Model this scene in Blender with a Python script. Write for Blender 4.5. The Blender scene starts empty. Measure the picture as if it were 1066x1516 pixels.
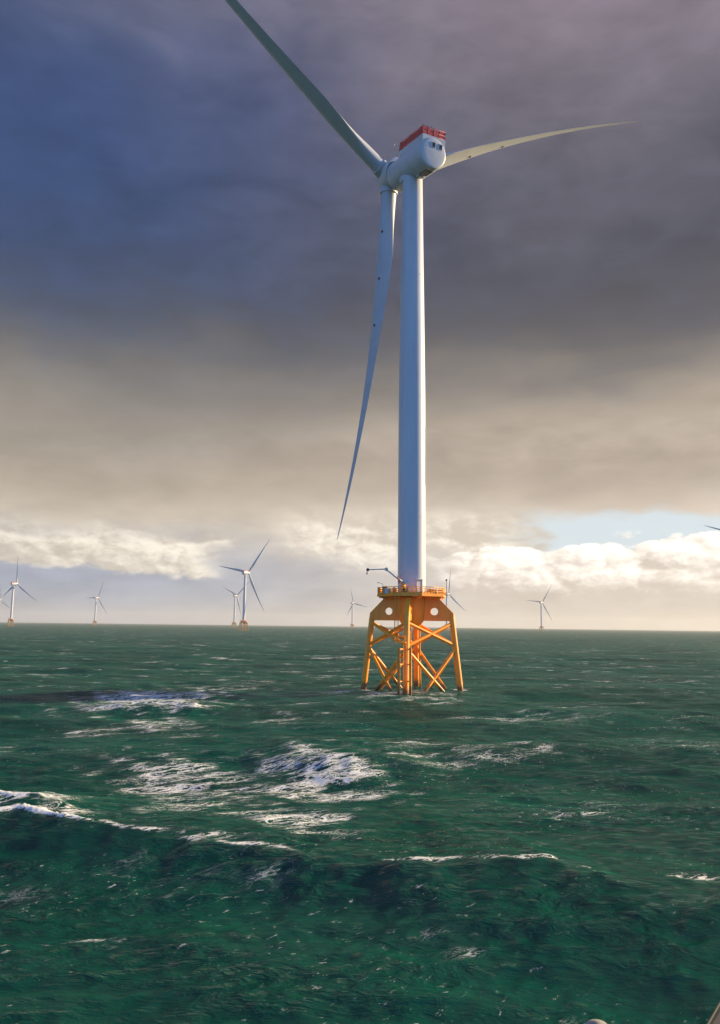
import bpy, bmesh, math, random
import numpy as np
from mathutils import Vector, Matrix
R = math.radians
random.seed(4)
rng = np.random.default_rng(11)
S = bpy.context.scene
col = S.collection

# ------------------------------------------------------------------ camera
FPX, CX, CY = 1130.0, 533.0, 758.0           # focal length and centre of the 1066 x 1516 photograph
PITCH, ROLL, CAMZ = math.atan(168.5 / FPX), R(0.70), 12.2
cd = bpy.data.cameras.new('camera'); cam = bpy.data.objects.new('camera', cd); col.objects.link(cam)
cd.sensor_fit = 'VERTICAL'; cd.sensor_height = 36.0; cd.lens = 36.0 * FPX / 1516.0
cd.clip_start = 0.05; cd.clip_end = 60000
cam.matrix_world = Matrix.Translation((0, 0, CAMZ)) @ Matrix.Rotation(R(90) + PITCH, 4, 'X') @ Matrix.Rotation(ROLL, 4, 'Z')
S.camera = cam

S.cycles.max_bounces = 5; S.cycles.diffuse_bounces = 2; S.cycles.glossy_bounces = 2; S.cycles.transmission_bounces = 2
S.cycles.caustics_reflective = False; S.cycles.caustics_refractive = False
# ------------------------------------------------------------------ exposure, world, sun
S.view_settings.view_transform = 'Standard'; S.view_settings.look = 'None'
S.view_settings.exposure = 1.0; S.view_settings.gamma = 1.0
SUN_AZ, SUN_EL = 71.0, 17.0                  # azimuth clockwise from +Y
sd = bpy.data.lights.new('sun', 'SUN'); sd.energy = 5.0; sd.angle = R(0.5); sd.color = (1.0, 0.77, 0.46)
so = bpy.data.objects.new('sun', sd); col.objects.link(so)
sv = Vector((math.sin(R(SUN_AZ)) * math.cos(R(SUN_EL)), math.cos(R(SUN_AZ)) * math.cos(R(SUN_EL)), math.sin(R(SUN_EL))))
so.rotation_euler = sv.to_track_quat('Z', 'Y').to_euler(); so.location = (400, 200, 300)


class NT:
    """small expression builder for node trees"""
    def __init__(s, tree): s.t = tree; s.n = tree.nodes; s.l = tree.links
    def node(s, typ, **kw):
        n = s.n.new(typ)
        for k, v in kw.items(): setattr(n, k, v)
        return n
    def put(s, sock, v):
        if isinstance(v, bpy.types.NodeSocket): s.l.new(v, sock)
        else: sock.default_value = v
    def m(s, op, a, b=0.0, c=None, clamp=False):
        n = s.node('ShaderNodeMath', operation=op, use_clamp=clamp)
        s.put(n.inputs[0], a); s.put(n.inputs[1], b)
        if c is not None: s.put(n.inputs[2], c)
        return n.outputs[0]
    def add(s, a, b): return s.m('ADD', a, b)
    def sub(s, a, b): return s.m('SUBTRACT', a, b)
    def mul(s, a, b): return s.m('MULTIPLY', a, b)
    def ss(s, x, lo, hi, a=0.0, b=1.0):
        n = s.node('ShaderNodeMapRange', interpolation_type='SMOOTHSTEP')
        s.put(n.inputs['Value'], x); s.put(n.inputs['From Min'], lo); s.put(n.inputs['From Max'], hi)
        s.put(n.inputs['To Min'], a); s.put(n.inputs['To Max'], b)
        return n.outputs[0]
    def vec(s, x, y, z=0.0):
        n = s.node('ShaderNodeCombineXYZ')
        for i, v in enumerate((x, y, z)): s.put(n.inputs[i], v)
        return n.outputs[0]
    def sep(s, v):
        n = s.node('ShaderNodeSeparateXYZ'); s.l.new(v, n.inputs[0]); return n.outputs
    def vmul(s, v, w):
        n = s.node('ShaderNodeVectorMath', operation='MULTIPLY'); s.put(n.inputs[0], v); s.put(n.inputs[1], w); return n.outputs[0]
    def vadd(s, v, w):
        n = s.node('ShaderNodeVectorMath', operation='ADD'); s.put(n.inputs[0], v); s.put(n.inputs[1], w); return n.outputs[0]
    def noise(s, v, scale, detail=4.0, rough=0.5, dist=0.0, color=False):
        n = s.node('ShaderNodeTexNoise'); s.put(n.inputs['Vector'], v); s.put(n.inputs['Scale'], scale)
        n.inputs['Detail'].default_value = detail; n.inputs['Roughness'].default_value = rough; n.inputs['Distortion'].default_value = dist
        return n.outputs['Color' if color else 'Fac']
    def voro(s, v, scale, feature='F1', detail=0.0, rough=0.5, out='Distance'):
        n = s.node('ShaderNodeTexVoronoi', feature=feature, voronoi_dimensions='2D'); s.put(n.inputs['Vector'], v); s.put(n.inputs['Scale'], scale)
        n.inputs['Detail'].default_value = detail; n.inputs['Roughness'].default_value = rough
        return n.outputs[out]
    def ramp(s, f, stops):
        n = s.node('ShaderNodeValToRGB'); s.put(n.inputs[0], f); cr = n.color_ramp; cr.interpolation = 'B_SPLINE' if len(stops) > 3 else 'EASE'
        while len(cr.elements) < len(stops): cr.elements.new(0.5)
        for e, (p, c) in zip(cr.elements, stops): e.position = p; e.color = (*c, 1)
        return n.outputs[0]
    def mix(s, f, a, b, mode='MIX'):
        n = s.node('ShaderNodeMix', data_type='RGBA', blend_type=mode); s.put(n.inputs[0], f)
        s.put(n.inputs[6], a if isinstance(a, bpy.types.NodeSocket) else (*a, 1)); s.put(n.inputs[7], b if isinstance(b, bpy.types.NodeSocket) else (*b, 1))
        return n.outputs[2]


def lin(r, g, b):
    f = lambda c: (c / 255 / 12.92) if c / 255 <= 0.04045 else ((c / 255 + 0.055) / 1.055) ** 2.4
    return (f(r), f(g), f(b))


def build_world():
    w = bpy.data.worlds.new('World'); S.world = w; w.use_nodes = True; w.cycles.sampling_method = 'MANUAL'; w.cycles.sample_map_resolution = 256
    t = w.node_tree; t.nodes.clear(); k = NT(t)
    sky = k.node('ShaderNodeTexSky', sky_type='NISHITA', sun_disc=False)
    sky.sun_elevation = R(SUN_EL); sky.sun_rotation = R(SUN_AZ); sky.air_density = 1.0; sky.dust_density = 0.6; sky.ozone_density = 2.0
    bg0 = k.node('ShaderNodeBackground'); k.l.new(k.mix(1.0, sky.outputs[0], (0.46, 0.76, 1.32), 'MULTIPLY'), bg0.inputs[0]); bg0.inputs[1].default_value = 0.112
    tc = k.node('ShaderNodeTexCoord'); d = tc.outputs['Generated']
    x, y, z = k.sep(d)
    U = k.mul(k.m('ARCTAN2', x, y), 180 / math.pi)
    V = k.mul(k.m('ARCSINE', z), 180 / math.pi)
    # large soft masses of cloud, stretched along the horizon
    p = k.vmul(d, (1.0, 1.0, 2.6))
    big = k.noise(p, 2.3, 3.0, 0.5, 0.4)
    mid = k.noise(k.vadd(p, (3.1, 1.7, 0.4)), 6.5, 5.0, 0.55, 0.6)
    fine = k.noise(k.vadd(p, (7.7, 4.2, 9.0)), 17.0, 5.0, 0.55, 0.3)
    n1 = k.sub(big, 0.5); n2 = k.sub(mid, 0.5); n3 = k.sub(fine, 0.5)
    warp = k.add(k.mul(n1, 9.0), k.add(k.mul(n2, 5.0), k.mul(n3, 1.6)))
    amp = k.ss(V, 3.0, 14.0, 0.25, 1.0)
    Vw = k.add(V, k.mul(warp, amp))
    f = k.m('DIVIDE', Vw, 50.0, clamp=True)
    L = lambda *a: [(v / 50.0, lin(*c)) for v, c in a]
    left = k.ramp(f, L((0, (172, 178, 188)), (2.5, (156, 166, 186)), (5.0, (160, 168, 186)), (7.5, (206, 194, 176)), (10, (178, 166, 150)),
                       (14, (150, 143, 134)), (18, (114, 113, 114)), (22, (72, 82, 104)), (27, (56, 76, 114)), (32, (54, 76, 120)), (38, (64, 82, 124)), (43, (92, 98, 122)), (50, (104, 101, 118))))
    right = k.ramp(f, L((0, (210, 198, 184)), (2.5, (204, 192, 180)), (5.5, (222, 210, 194)), (8, (218, 204, 188)), (10, (184, 169, 154)), (12.5, (172, 158, 145)),
                        (15, (188, 174, 158)), (18, (144, 136, 128)), (21, (92, 91, 98)), (25, (78, 80, 94)), (30, (90, 91, 106)), (37, (116, 110, 122)), (44, (136, 125, 138))))
    tU = k.ss(k.add(U, k.add(k.mul(n1, 22.0), k.mul(n2, 8.0))), -24.0, 16.0)
    base = k.mix(tU, left, right)
    mod = k.add(1.0, k.add(k.mul(n2, 0.62), k.mul(n3, 0.45)))
    base = k.mix(1.0, base, k.vec(mod, mod, mod), 'MULTIPLY')
    # --- cumulus band near the horizon: planar coordinates in degrees
    q = k.vec(k.mul(U, 0.16), k.mul(V, 0.30), 0.0)
    wq = k.noise(q, 2.2, 4.0, 0.55, color=True)
    qw = k.vadd(q, k.vmul(k.vadd(wq, (-0.5, -0.5, -0.5)), (0.22, 0.16, 0.0)))
    def billow(v):
        a = k.voro(v, 0.95, 'F1', 0.0); b_ = k.voro(k.vadd(v, (3.3, 1.2, 0)), 2.3, 'F1', 0.0); c_ = k.voro(k.vadd(v, (7.1, 5.2, 0)), 5.4, 'F1', 2.0, 0.6)
        sq = lambda t: k.mul(t, t)
        return k.sub(0.62, k.add(k.mul(sq(a), 0.70), k.add(k.mul(sq(b_), 0.20), k.mul(sq(c_), 0.05))))
    b0 = billow(qw)
    b1 = billow(k.vadd(qw, (0.075, 0.10, 0.0)))          # the same masses seen a step towards the sun
    relief = k.mul(k.sub(b0, b1), 1.25)
    lump = k.mul(b0, 3.4)
    # left band of cream puffs (a broken lower edge over blue-grey distance)
    edgeL = k.add(V, k.mul(k.sub(lump, 0.7), 0.95))
    mL = k.mul(k.ss(edgeL, 4.1, 4.7), k.ss(k.add(V, k.mul(n3, 3.0)), 7.6, 5.2))
    mL = k.mul(mL, k.ss(k.add(U, k.mul(n2, 10.0)), -8.5, -12.0))
    cL = k.mix(k.ss(k.add(relief, k.mul(n3, 0.25)), -0.16, 0.2), lin(204, 193, 178), [v * 1.15 for v in lin(250, 240, 222)])
    c = k.mix(k.mul(mL, 0.9), base, cL)
    # pale mass in the middle
    mM = k.mul(k.ss(k.add(V, lump), 5.2, 7.2), k.ss(V, 9.4, 6.4))
    mM = k.mul(mM, k.mul(k.ss(U, -8.0, -3.0), k.ss(U, 14.0, 9.0)))
    cM = k.mix(k.ss(relief, -0.14, 0.18), lin(212, 200, 186), [v * 1.15 for v in lin(252, 243, 226)])
    c = k.mix(k.mul(mM, 0.82), c, cM)
    # blue gap on the right
    Vg = k.add(V, k.add(k.mul(n3, 2.2), k.mul(n2, 2.5)))
    gap = k.mul(k.ss(Vg, 3.6, 5.0), k.ss(Vg, 8.9, 7.5))
    gap = k.mul(gap, k.mul(k.ss(k.add(U, k.add(k.mul(n2, 16.0), k.mul(n3, 8.0))), 9.5, 14.5), k.ss(U, 75.0, 40.0)))
    c = k.mix(gap, c, lin(212, 225, 232))
    # heap clouds on the right with bright crowns
    top = k.sub(k.add(k.mul(k.sub(b0, 0.15), 6.0), 5.1), V)
    mR = k.mul(k.mul(k.ss(top, -0.12, 0.30), k.ss(V, 7.0, 6.5)), k.ss(V, 1.6, 3.6))
    mR = k.mul(mR, k.ss(k.add(U, k.mul(n2, 5.0)), 4.0, 9.5))
    cR = k.mix(k.ss(k.add(k.add(relief, k.mul(n3, 0.22)), k.mul(k.sub(V, 4.5), 0.045)), -0.20, 0.22), lin(212, 199, 187), [v * 1.3 for v in lin(255, 248, 236)])
    c = k.mix(mR, c, cR)
    bg1 = k.node('ShaderNodeBackground'); k.l.new(c, bg1.inputs[0]); bg1.inputs[1].default_value = 0.52
    # the front bank covers the sky ahead; behind the camera it has broken up and the sky is clear
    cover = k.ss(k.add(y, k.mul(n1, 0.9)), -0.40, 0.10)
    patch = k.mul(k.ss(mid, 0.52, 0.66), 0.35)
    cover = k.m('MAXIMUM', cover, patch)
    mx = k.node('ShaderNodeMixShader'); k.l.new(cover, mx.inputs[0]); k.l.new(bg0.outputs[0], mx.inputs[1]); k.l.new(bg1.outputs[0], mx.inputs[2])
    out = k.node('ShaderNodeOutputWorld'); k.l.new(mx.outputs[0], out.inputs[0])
build_world()


def unproj(px, py, z=None, y=None):
    """point where the sight line of a photograph pixel meets height z, or the distance y"""
    uu, vv = px - CX, CY - py; c, s = math.cos(ROLL), math.sin(ROLL)
    u = uu * c - vv * s; v = uu * s + vv * c
    c, s = math.cos(PITCH), math.sin(PITCH)
    d = np.array([u / FPX, c - v / FPX * s, s + v / FPX * c])
    t = (z - CAMZ) / d[2] if z is not None else y / d[1]
    return d * t + np.array([0, 0, CAMZ])


# ------------------------------------------------------------------ materials
def material(name): 
    m = bpy.data.materials.new(name); m.use_nodes = True; k = NT(m.node_tree)
    return m, k, m.node_tree.nodes['Principled BSDF']

def paint(name, colr, rough=0.4, var=0.06, dirt=None, scale=0.6, streak=False, bump=0.0, metallic=0.0, waterline=0.0):
    m, k, b = material(name)
    tc = k.node('ShaderNodeTexCoord'); v = tc.outputs['Object']
    vs = k.vmul(v, (1.0, 1.0, 0.12)) if streak else v
    n = k.noise(vs, scale, 6.0, 0.6)
    f = k.ss(n, 0.3, 0.7, 1.0 - var, 1.0 + var)
    c = k.mix(1.0, colr, k.vec(f, f, f), 'MULTIPLY')
    if dirt:
        n2 = k.noise(k.vadd(vs, (5, 2, 9)), scale * 2.3, 8.0, 0.65)
        c = k.mix(k.ss(n2, 0.56, 0.74, 0.0, dirt[1]), c, dirt[0])
    if waterline:                                            # weed and rust that grow up to the splash zone
        zz = k.add(k.sep(v)[2], k.mul(k.sub(k.noise(v, 1.3, 5.0, 0.6), 0.5), 2.6))
        c = k.mix(k.ss(zz, waterline, waterline - 1.2, 0.0, 0.8), c, (0.045, 0.030, 0.012))
    k.l.new(c, b.inputs['Base Color']); k.put(b.inputs['Roughness'], k.ss(n, 0.2, 0.8, rough - 0.06, rough + 0.08)); b.inputs['Metallic'].default_value = metallic
    if bump:
        bn = k.node('ShaderNodeBump'); bn.inputs['Strength'].default_value = bump; bn.inputs['Distance'].default_value = 0.03
        k.l.new(n, bn.inputs['Height']); k.l.new(bn.outputs[0], b.inputs['Normal'])
    return m

M = {}
M['white'] = paint('white_paint', (0.53, 0.54, 0.56), 0.36, 0.07, ((0.36, 0.34, 0.30), 0.30), 0.35, True)
M['nacelle'] = paint('nacelle_paint', (0.50, 0.52, 0.54), 0.40, 0.05, ((0.42, 0.42, 0.40), 0.25), 0.5, True)
M['blade'] = paint('blade_gelcoat', (0.49, 0.50, 0.53), 0.33, 0.04, ((0.45, 0.44, 0.42), 0.20), 0.25)
M['yellow'] = paint('orange_yellow_paint', (1.0, 0.355, 0.018), 0.42, 0.10, ((0.42, 0.12, 0.02), 0.30), 0.7, True, 0.15, waterline=1.9)
M['splash'] = paint('weathered_yellow_paint', (0.72, 0.25, 0.015), 0.5, 0.15, ((0.16, 0.06, 0.02), 0.6), 0.9, True, 0.3, waterline=2.2)
M['far_yellow'] = paint('haze_tinted_yellow', (0.42, 0.22, 0.05), 0.55, 0.12, ((0.16, 0.08, 0.03), 0.5), 0.7, True)  # same yellow for far jackets, with the dulling of distance haze put into the colour
M['red'] = paint('red_paint', (0.50, 0.035, 0.035), 0.5, 0.15, ((0.22, 0.03, 0.03), 0.4), 1.2)
M['dark'] = paint('dark_grey', (0.025, 0.026, 0.03), 0.5, 0.1)
M['glass'] = paint('dark_glass', (0.008, 0.009, 0.012), 0.12, 0.05)
M['steel'] = paint('galvanised_steel', (0.62, 0.59, 0.52), 0.55, 0.12, ((0.35, 0.33, 0.3), 0.3), 1.5)
M['mark'] = paint('red_marker', (0.16, 0.01, 0.02), 0.5, 0.1)
M['cab'] = paint('pale_grey_cabinet', (0.6, 0.62, 0.62), 0.45, 0.08)
M['ship'] = paint('ship_grey_paint', (0.035, 0.032, 0.045), 0.7, 0.08, ((0.12, 0.11, 0.11), 0.3), 2.0, bump=0.1)
M['trim'] = paint('worn_edge_paint', (0.018, 0.017, 0.021), 0.8, 0.1)
M['plastic'] = paint('white_plastic', (0.30, 0.31, 0.28), 0.5, 0.06, ((0.22, 0.42, 0.36), 0.3), 6.0)


# ------------------------------------------------------------------ mesh helpers
class MB:
    def __init__(s): s.v = []; s.f = []; s.sm = []
    def _ring(s, c, u, w, r, n): 
        i = len(s.v)
        for j in range(n):
            a = 2 * math.pi * j / n; s.v.append(tuple(c + u * (r * math.cos(a)) + w * (r * math.sin(a))))
        return i
    def tube(s, p0, p1, r0, r1=None, n=12, cap=True):
        r1 = r0 if r1 is None else r1
        p0, p1 = Vector(p0), Vector(p1); d = (p1 - p0).normalized()
        u = d.orthogonal().normalized(); w = d.cross(u)
        a = s._ring(p0, u, w, r0, n); b = s._ring(p1, u, w, r1, n)
        for j in range(n): s.f.append((a + j, a + (j + 1) % n, b + (j + 1) % n, b + j)); s.sm.append(True)
        if cap:
            s.f.append(tuple(a + j for j in reversed(range(n)))); s.f.append(tuple(b + j for j in range(n))); s.sm += [False, False]
        return s
    def path(s, pts, r, n=8):
        for a, b in zip(pts[:-1], pts[1:]): s.tube(a, b, r, n=n)
        return s
    def lathe(s, o, ax, prof, n=48, cap=True):
        """prof: (distance along the axis, radius)"""
        o, d = Vector(o), Vector(ax).normalized(); u = d.orthogonal().normalized(); w = d.cross(u)
        rings = [s._ring(o + d * t, u, w, max(r, 1e-4), n) for t, r in prof]
        for a, b in zip(rings[:-1], rings[1:]):
            for j in range(n): s.f.append((a + j, a + (j + 1) % n, b + (j + 1) % n, b + j)); s.sm.append(True)
        if cap:
            s.f.append(tuple(rings[0] + j for j in reversed(range(n)))); s.f.append(tuple(rings[-1] + j for j in range(n))); s.sm += [False, False]
        return s
    def box(s, c, size, ax=None):
        c = Vector(c); X, Y, Z = ax if ax else (Vector((1, 0, 0)), Vector((0, 1, 0)), Vector((0, 0, 1)))
        i = len(s.v)
        for a in (-1, 1):
            for b in (-1, 1):
                for e in (-1, 1): s.v.append(tuple(c + X * (a * size[0] / 2) + Y * (b * size[1] / 2) + Z * (e * size[2] / 2)))
        for q in ((0, 1, 3, 2), (4, 6, 7, 5), (0, 4, 5, 1), (2, 3, 7, 6), (0, 2, 6, 4), (1, 5, 7, 3)): s.f.append(tuple(i + j for j in q)); s.sm.append(False)
        return s
    def loft(s, rings, cap=True, smooth=True):
        n = len(rings[0]); ids = []
        for r in rings:
            ids.append(len(s.v)); s.v += [tuple(p) for p in r]
        for a, b in zip(ids[:-1], ids[1:]):
            for j in range(n): s.f.append((a + j, a + (j + 1) % n, b + (j + 1) % n, b + j)); s.sm.append(smooth)
        if cap: s.f.append(tuple(ids[0] + j for j in reversed(range(n)))); s.f.append(tuple(ids[-1] + j for j in range(n))); s.sm += [False, False]
        return s
    def build(s, name, mat, parent=None, bevel=0.0, matrix=None, sharp=35):
        me = bpy.data.meshes.new(name); me.from_pydata([tuple(v) for v in s.v], [], s.f)
        me.polygons.foreach_set('use_smooth', s.sm)
        bm = bmesh.new(); bm.from_mesh(me); bmesh.ops.recalc_face_normals(bm, faces=bm.faces)
        if bevel: bmesh.ops.bevel(bm, geom=[e for e in bm.edges if e.is_manifold and e.calc_face_angle(0) > R(40)], offset=bevel, segments=2, affect='EDGES', profile=0.6)
        for e in bm.edges:
            if e.is_manifold and e.calc_face_angle(0) > R(sharp): e.smooth = False
        bm.to_mesh(me); bm.free()
        if mat: me.materials.append(mat)
        o = bpy.data.objects.new(name, me); col.objects.link(o)
        if parent: o.parent = parent
        if matrix is not None: o.matrix_basis = matrix
        return o


def tag(o, label=None, cat=None, group=None, kind=None):
    if label: o['label'] = label
    if cat: o['category'] = cat
    if group: o['group'] = group
    if kind: o['kind'] = kind
    return o

def empty(name, loc):
    o = bpy.data.objects.new(name, None); o.location = loc; o.empty_display_size = 2; col.objects.link(o); return o


# ------------------------------------------------------------------ the sea
def sea_wave(x, y, r):
    """height field, choppy offsets and crest sharpness of the wind sea"""
    n = x.shape
    z = np.zeros(n, np.float32); dx = np.zeros(n, np.float32); dy = np.zeros(n, np.float32); jx = np.zeros(n, np.float32)
    return z, dx, dy, jx

def build_sea():
    # a polar sheet about the ship: fine where it is looked at, coarse elsewhere, out to the horizon
    rs = [3.0]
    while rs[-1] < 14000:
        r = rs[-1]; g = 0.02 if r < 14 else 0.0044 if r < 420 else 0.009 if r < 3000 else 0.05
        rs.append(r * (1 + g))
    rs = np.array(rs); step = np.gradient(rs)
    front = np.linspace(-R(36), R(36), 800); rest = np.linspace(R(36), 2 * math.pi - R(36), 92)[1:-1]
    az = np.concatenate([front, rest]); nr, na = len(rs), len(az)
    Rr, Az = np.meshgrid(rs, az, indexing='ij')
    X = (Rr * np.sin(Az)).astype(np.float64); Y = (Rr * np.cos(Az)).astype(np.float64)
    Z = np.zeros_like(X); DX = np.zeros_like(X); DY = np.zeros_like(X); J = np.zeros_like(X)
    g = np.random.default_rng(SEA_SEED)
    lam = np.concatenate([np.geomspace(62, 14, 26), np.geomspace(13, 3, 36), np.geomspace(2.9, 0.75, 44)])
    amp_tot = 0.0
    for i, l in enumerate(lam):
        kk = 2 * math.pi / l
        spread = 16 if l > 20 else 26 if l > 8 else 40
        th = R(WAVE_DIR + g.normal(0, spread))               # direction of travel, towards the camera
        a = WAVE_A * l * math.exp(-0.9 * (l / 50.0) ** 4) * (0.5 + g.random())
        if l > 13: a *= 0.85
        if 3 < l < 13: a *= 0.70
        if l < 3: a *= 1.25
        kx, ky = kk * math.sin(th), kk * math.cos(th); ph = g.random() * 6.283
        w = np.clip((l / step - 2.2) / 2.5, 0, 1); rows = np.nonzero(w > 0)[0]
        if len(rows) == 0: continue
        m = rows[-1] + 1; ww = w[:m, None]
        q = kx * X[:m] + ky * Y[:m] + ph
        c, s_ = np.cos(q), np.sin(q)
        Z[:m] += ww * a * c
        ch = 1.0 if l > 6 else 0.75
        DX[:m] -= ww * ch * a * math.sin(th) * s_; DY[:m] -= ww * ch * a * math.cos(th) * s_
        J[:m] += ww * ch * a * kk * c
    # coarse sector: fade the short sea it cannot carry
    Z[:, len(front):] *= 0.5; DX[:, len(front):] = 0; DY[:, len(front):] = 0
    # single larger crests, where the photograph has them
    F = np.zeros_like(X)
    def ridge(pts, wf, wb, foam=0.0, fw=0.5):
        P = np.array([[*unproj(px, py, z=0.4 + 0.7 * A)[:2], A, fo] for px, py, A, fo in pts])
        P = P[np.argsort(P[:, 0])]
        yc = np.interp(X, P[:, 0], P[:, 1], left=1e6, right=1e6); A = np.interp(X, P[:, 0], P[:, 2], left=0, right=0); fo = np.interp(X, P[:, 0], P[:, 3], left=0, right=0)
        yc = yc + 0.25 * np.sin(X * 1.3 + P[0, 1]) + 0.12 * np.sin(X * 3.1) 
        d = Y - yc; w = np.where(d < 0, wf, wb); hgt = A * np.exp(-(np.abs(d) / w) ** 1.6)
        np.add(Z, hgt, out=Z, where=np.abs(d) < 60)
        foamw = np.where(d < 0, fw, fw * 1.3)
        np.maximum(F, fo * np.exp(-(np.clip(np.abs(d), 0, 50) / foamw) ** 2), out=F)
    for r_ in RIDGES: ridge(*r_)
    # lacy foam patches left by broken crests
    def patch(px, py, rx, ry, dens, skew=0.0):
        c = unproj(px, py, z=0.2); e1 = unproj(px + rx, py, z=0.2); e2 = unproj(px, py - ry, z=0.2); e3 = unproj(px, py + ry, z=0.2)
        ax = np.hypot(*(e1 - c)[:2]); ay = 0.5 * (abs(e2[1] - c[1]) + abs(e3[1] - c[1]))
        ux = X - c[0]; uy = Y - c[1]; ux = ux - skew * uy
        q = (ux / ax) ** 2 + (uy / ay) ** 2
        edge = 0.35 * np.sin(ux * 1.1 + uy * 0.6) + 0.25 * np.sin(ux * 2.3 - uy * 1.7)
        np.maximum(F, min(dens, 0.9) * 1.05 * np.exp(-0.9 * np.clip(q * (1 + edge), 0, 30) ** 0.9), out=F)
    for p in PATCHES: patch(*p)
    for lx, ly in LEG_FEET:
        dd_ = np.hypot(X - lx, (Y - ly)); np.maximum(F, 0.85 * np.exp(-(np.clip(dd_ - 0.5, 0, 9) / 0.9) ** 2), out=F)
    # crests of the random sea that are sharp enough to break
    cr = np.clip((J - CREST_LO) / 0.35, 0, 1); F = np.maximum(F, cr * 0.6 * np.clip(Rr / 60, 0.5, 1))
    # white water heaped on the breaking crest
    heap = np.clip((F - 0.85) / 0.2, 0, 1)
    def lattice(x, y):
        xi, yi = np.floor(x).astype(np.int64), np.floor(y).astype(np.int64); fx, fy = x - xi, y - yi; fx, fy = fx * fx * (3 - 2 * fx), fy * fy * (3 - 2 * fy)
        hsh = lambda a, b: (np.sin(a * 127.1 + b * 311.7) * 43758.5453) % 1.0
        return (hsh(xi, yi) * (1 - fx) + hsh(xi + 1, yi) * fx) * (1 - fy) + (hsh(xi, yi + 1) * (1 - fx) + hsh(xi + 1, yi + 1) * fx) * fy
    hm = heap > 0; xm, ym = X[hm], Y[hm]
    Z[hm] += heap[hm] * sum(0.11 / f_ ** 0.6 * lattice(xm * f_ * 1.6 + 3.7 * f_, ym * f_ * 1.6) for f_ in (1.0, 2.3, 5.1, 9.7))
    co = np.stack([X + DX, Y + DY, Z], -1).reshape(-1, 3)
    co = np.concatenate([co, [[0, 0, 0]]])
    i = np.arange(nr - 1)[:, None] * na; j = np.arange(na)[None, :]; j2 = (j + 1) % na
    quads = np.stack([i + j, i + na + j, i + na + j2, i + j2], -1).reshape(-1, 4)
    me = bpy.data.meshes.new('sea')
    tri = np.stack([np.full(na, nr * na), np.arange(na), (np.arange(na) + 1) % na], -1)
    nq, nt = len(quads), len(tri)
    me.vertices.add(len(co)); me.vertices.foreach_set('co', co.astype(np.float32).ravel())
    me.loops.add(nq * 4 + nt * 3); me.loops.foreach_set('vertex_index', np.concatenate([quads[:, ::-1].ravel(), tri[:, ::-1].ravel()]).astype(np.int32))
    st = np.concatenate([np.arange(nq) * 4, nq * 4 + np.arange(nt) * 3]); me.polygons.add(nq + nt); me.polygons.foreach_set('loop_start', st.astype(np.int32))
    me.polygons.foreach_set('use_smooth', np.ones(nq + nt, bool))
    me.update(calc_edges=True); me.validate()
    if me.polygons[10].normal.z < 0: me.flip_normals()
    at = me.attributes.new('foam', 'FLOAT', 'POINT'); at.data.foreach_set('value', np.concatenate([F.ravel(), [0]]).astype(np.float32))
    o = bpy.data.objects.new('sea', me); col.objects.link(o); tag(o, 'rough dark green sea with white foam streaks reaching the horizon', 'sea', kind='structure')
    # water
    m, k, b = material('sea_water')
    geo = k.node('ShaderNodeNewGeometry'); P = geo.outputs['Position']
    px, py, pz = k.sep(P)
    flat = k.vec(px, py, 0.0)
    dist = k.m('SQRT', k.add(k.mul(px, px), k.mul(py, py)))
    ca, sa = math.cos(R(FOAM_DIR)), math.sin(R(FOAM_DIR))
    along = k.add(k.mul(px, sa), k.mul(py, ca)); across = k.sub(k.mul(px, ca), k.mul(py, sa))
    st_ = k.vec(k.mul(along, 0.30), across, 0.0)
    # ripples
    rip1 = k.noise(k.vmul(flat, (0.40, 1.0, 1.0)), 1.2, 5.0, 0.62, 0.5)
    rip2 = k.noise(k.vmul(flat, (0.45, 1.0, 1.0)), 4.6, 4.0, 0.6, 0.6)
    crest = lambda t: k.m('POWER', k.sub(1.0, k.m('ABSOLUTE', k.mul(k.sub(t, 0.5), 2.6), clamp=True)), 1.6)
    rid1 = crest(k.noise(k.vmul(flat, (0.45, 1.0, 1.0)), 0.75, 4.0, 0.6, 0.7)); rid2 = crest(k.noise(k.vadd(k.vmul(flat, (0.55, 1.0, 1.0)), (4, 9, 0)), 2.6, 3.0, 0.58, 0.6))
    hgt = k.add(k.add(k.mul(rip1, 0.16), k.mul(rip2, 0.05)), k.mul(k.add(k.mul(rid1, 0.17), k.mul(rid2, 0.05)), k.ss(k.noise(k.vmul(flat, (0.10, 0.17, 1)), 1.0, 3.0, 0.55), 0.36, 0.62, 0.30, 1.15)))
    bn = k.node('ShaderNodeBump'); bn.inputs['Strength'].default_value = 0.8; k.put(bn.inputs['Distance'], 1.0); k.l.new(hgt, bn.inputs['Height'])
    # foam: a torn net of filaments whose width follows the foam attribute
    att = k.node('ShaderNodeAttribute'); att.attribute_name = 'foam'; den = att.outputs['Fac']
    st_ = k.vec(k.mul(along, 0.40), k.mul(across, 1.15), 0.0)
    wrp = k.noise(st_, 0.55, 5.0, 0.62, color=True)
    sw = k.vadd(st_, k.vmul(k.vadd(wrp, (-0.5, -0.5, -0.5)), (3.2, 3.2, 0)))
    holes = k.noise(k.vadd(sw, (2, 8, 0)), 0.33, 4.0, 0.6)
    drift = k.noise(k.vmul(flat, (0.05, 0.11, 1)), 1.0, 4.0, 0.6, 0.6)
    den = k.m('MAXIMUM', den, k.mul(k.ss(drift, 0.50, 0.74, 0.0, 0.46), k.ss(dist, 30.0, 70.0, 0.45, 1.0)))
    dl = k.mul(den, k.ss(holes, 0.34, 0.62, 0.05, 1.25))
    va = k.voro(sw, 0.62, 'DISTANCE_TO_EDGE'); vb = k.voro(k.vadd(sw, (9, 3, 0)), 1.7, 'DISTANCE_TO_EDGE')
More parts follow.
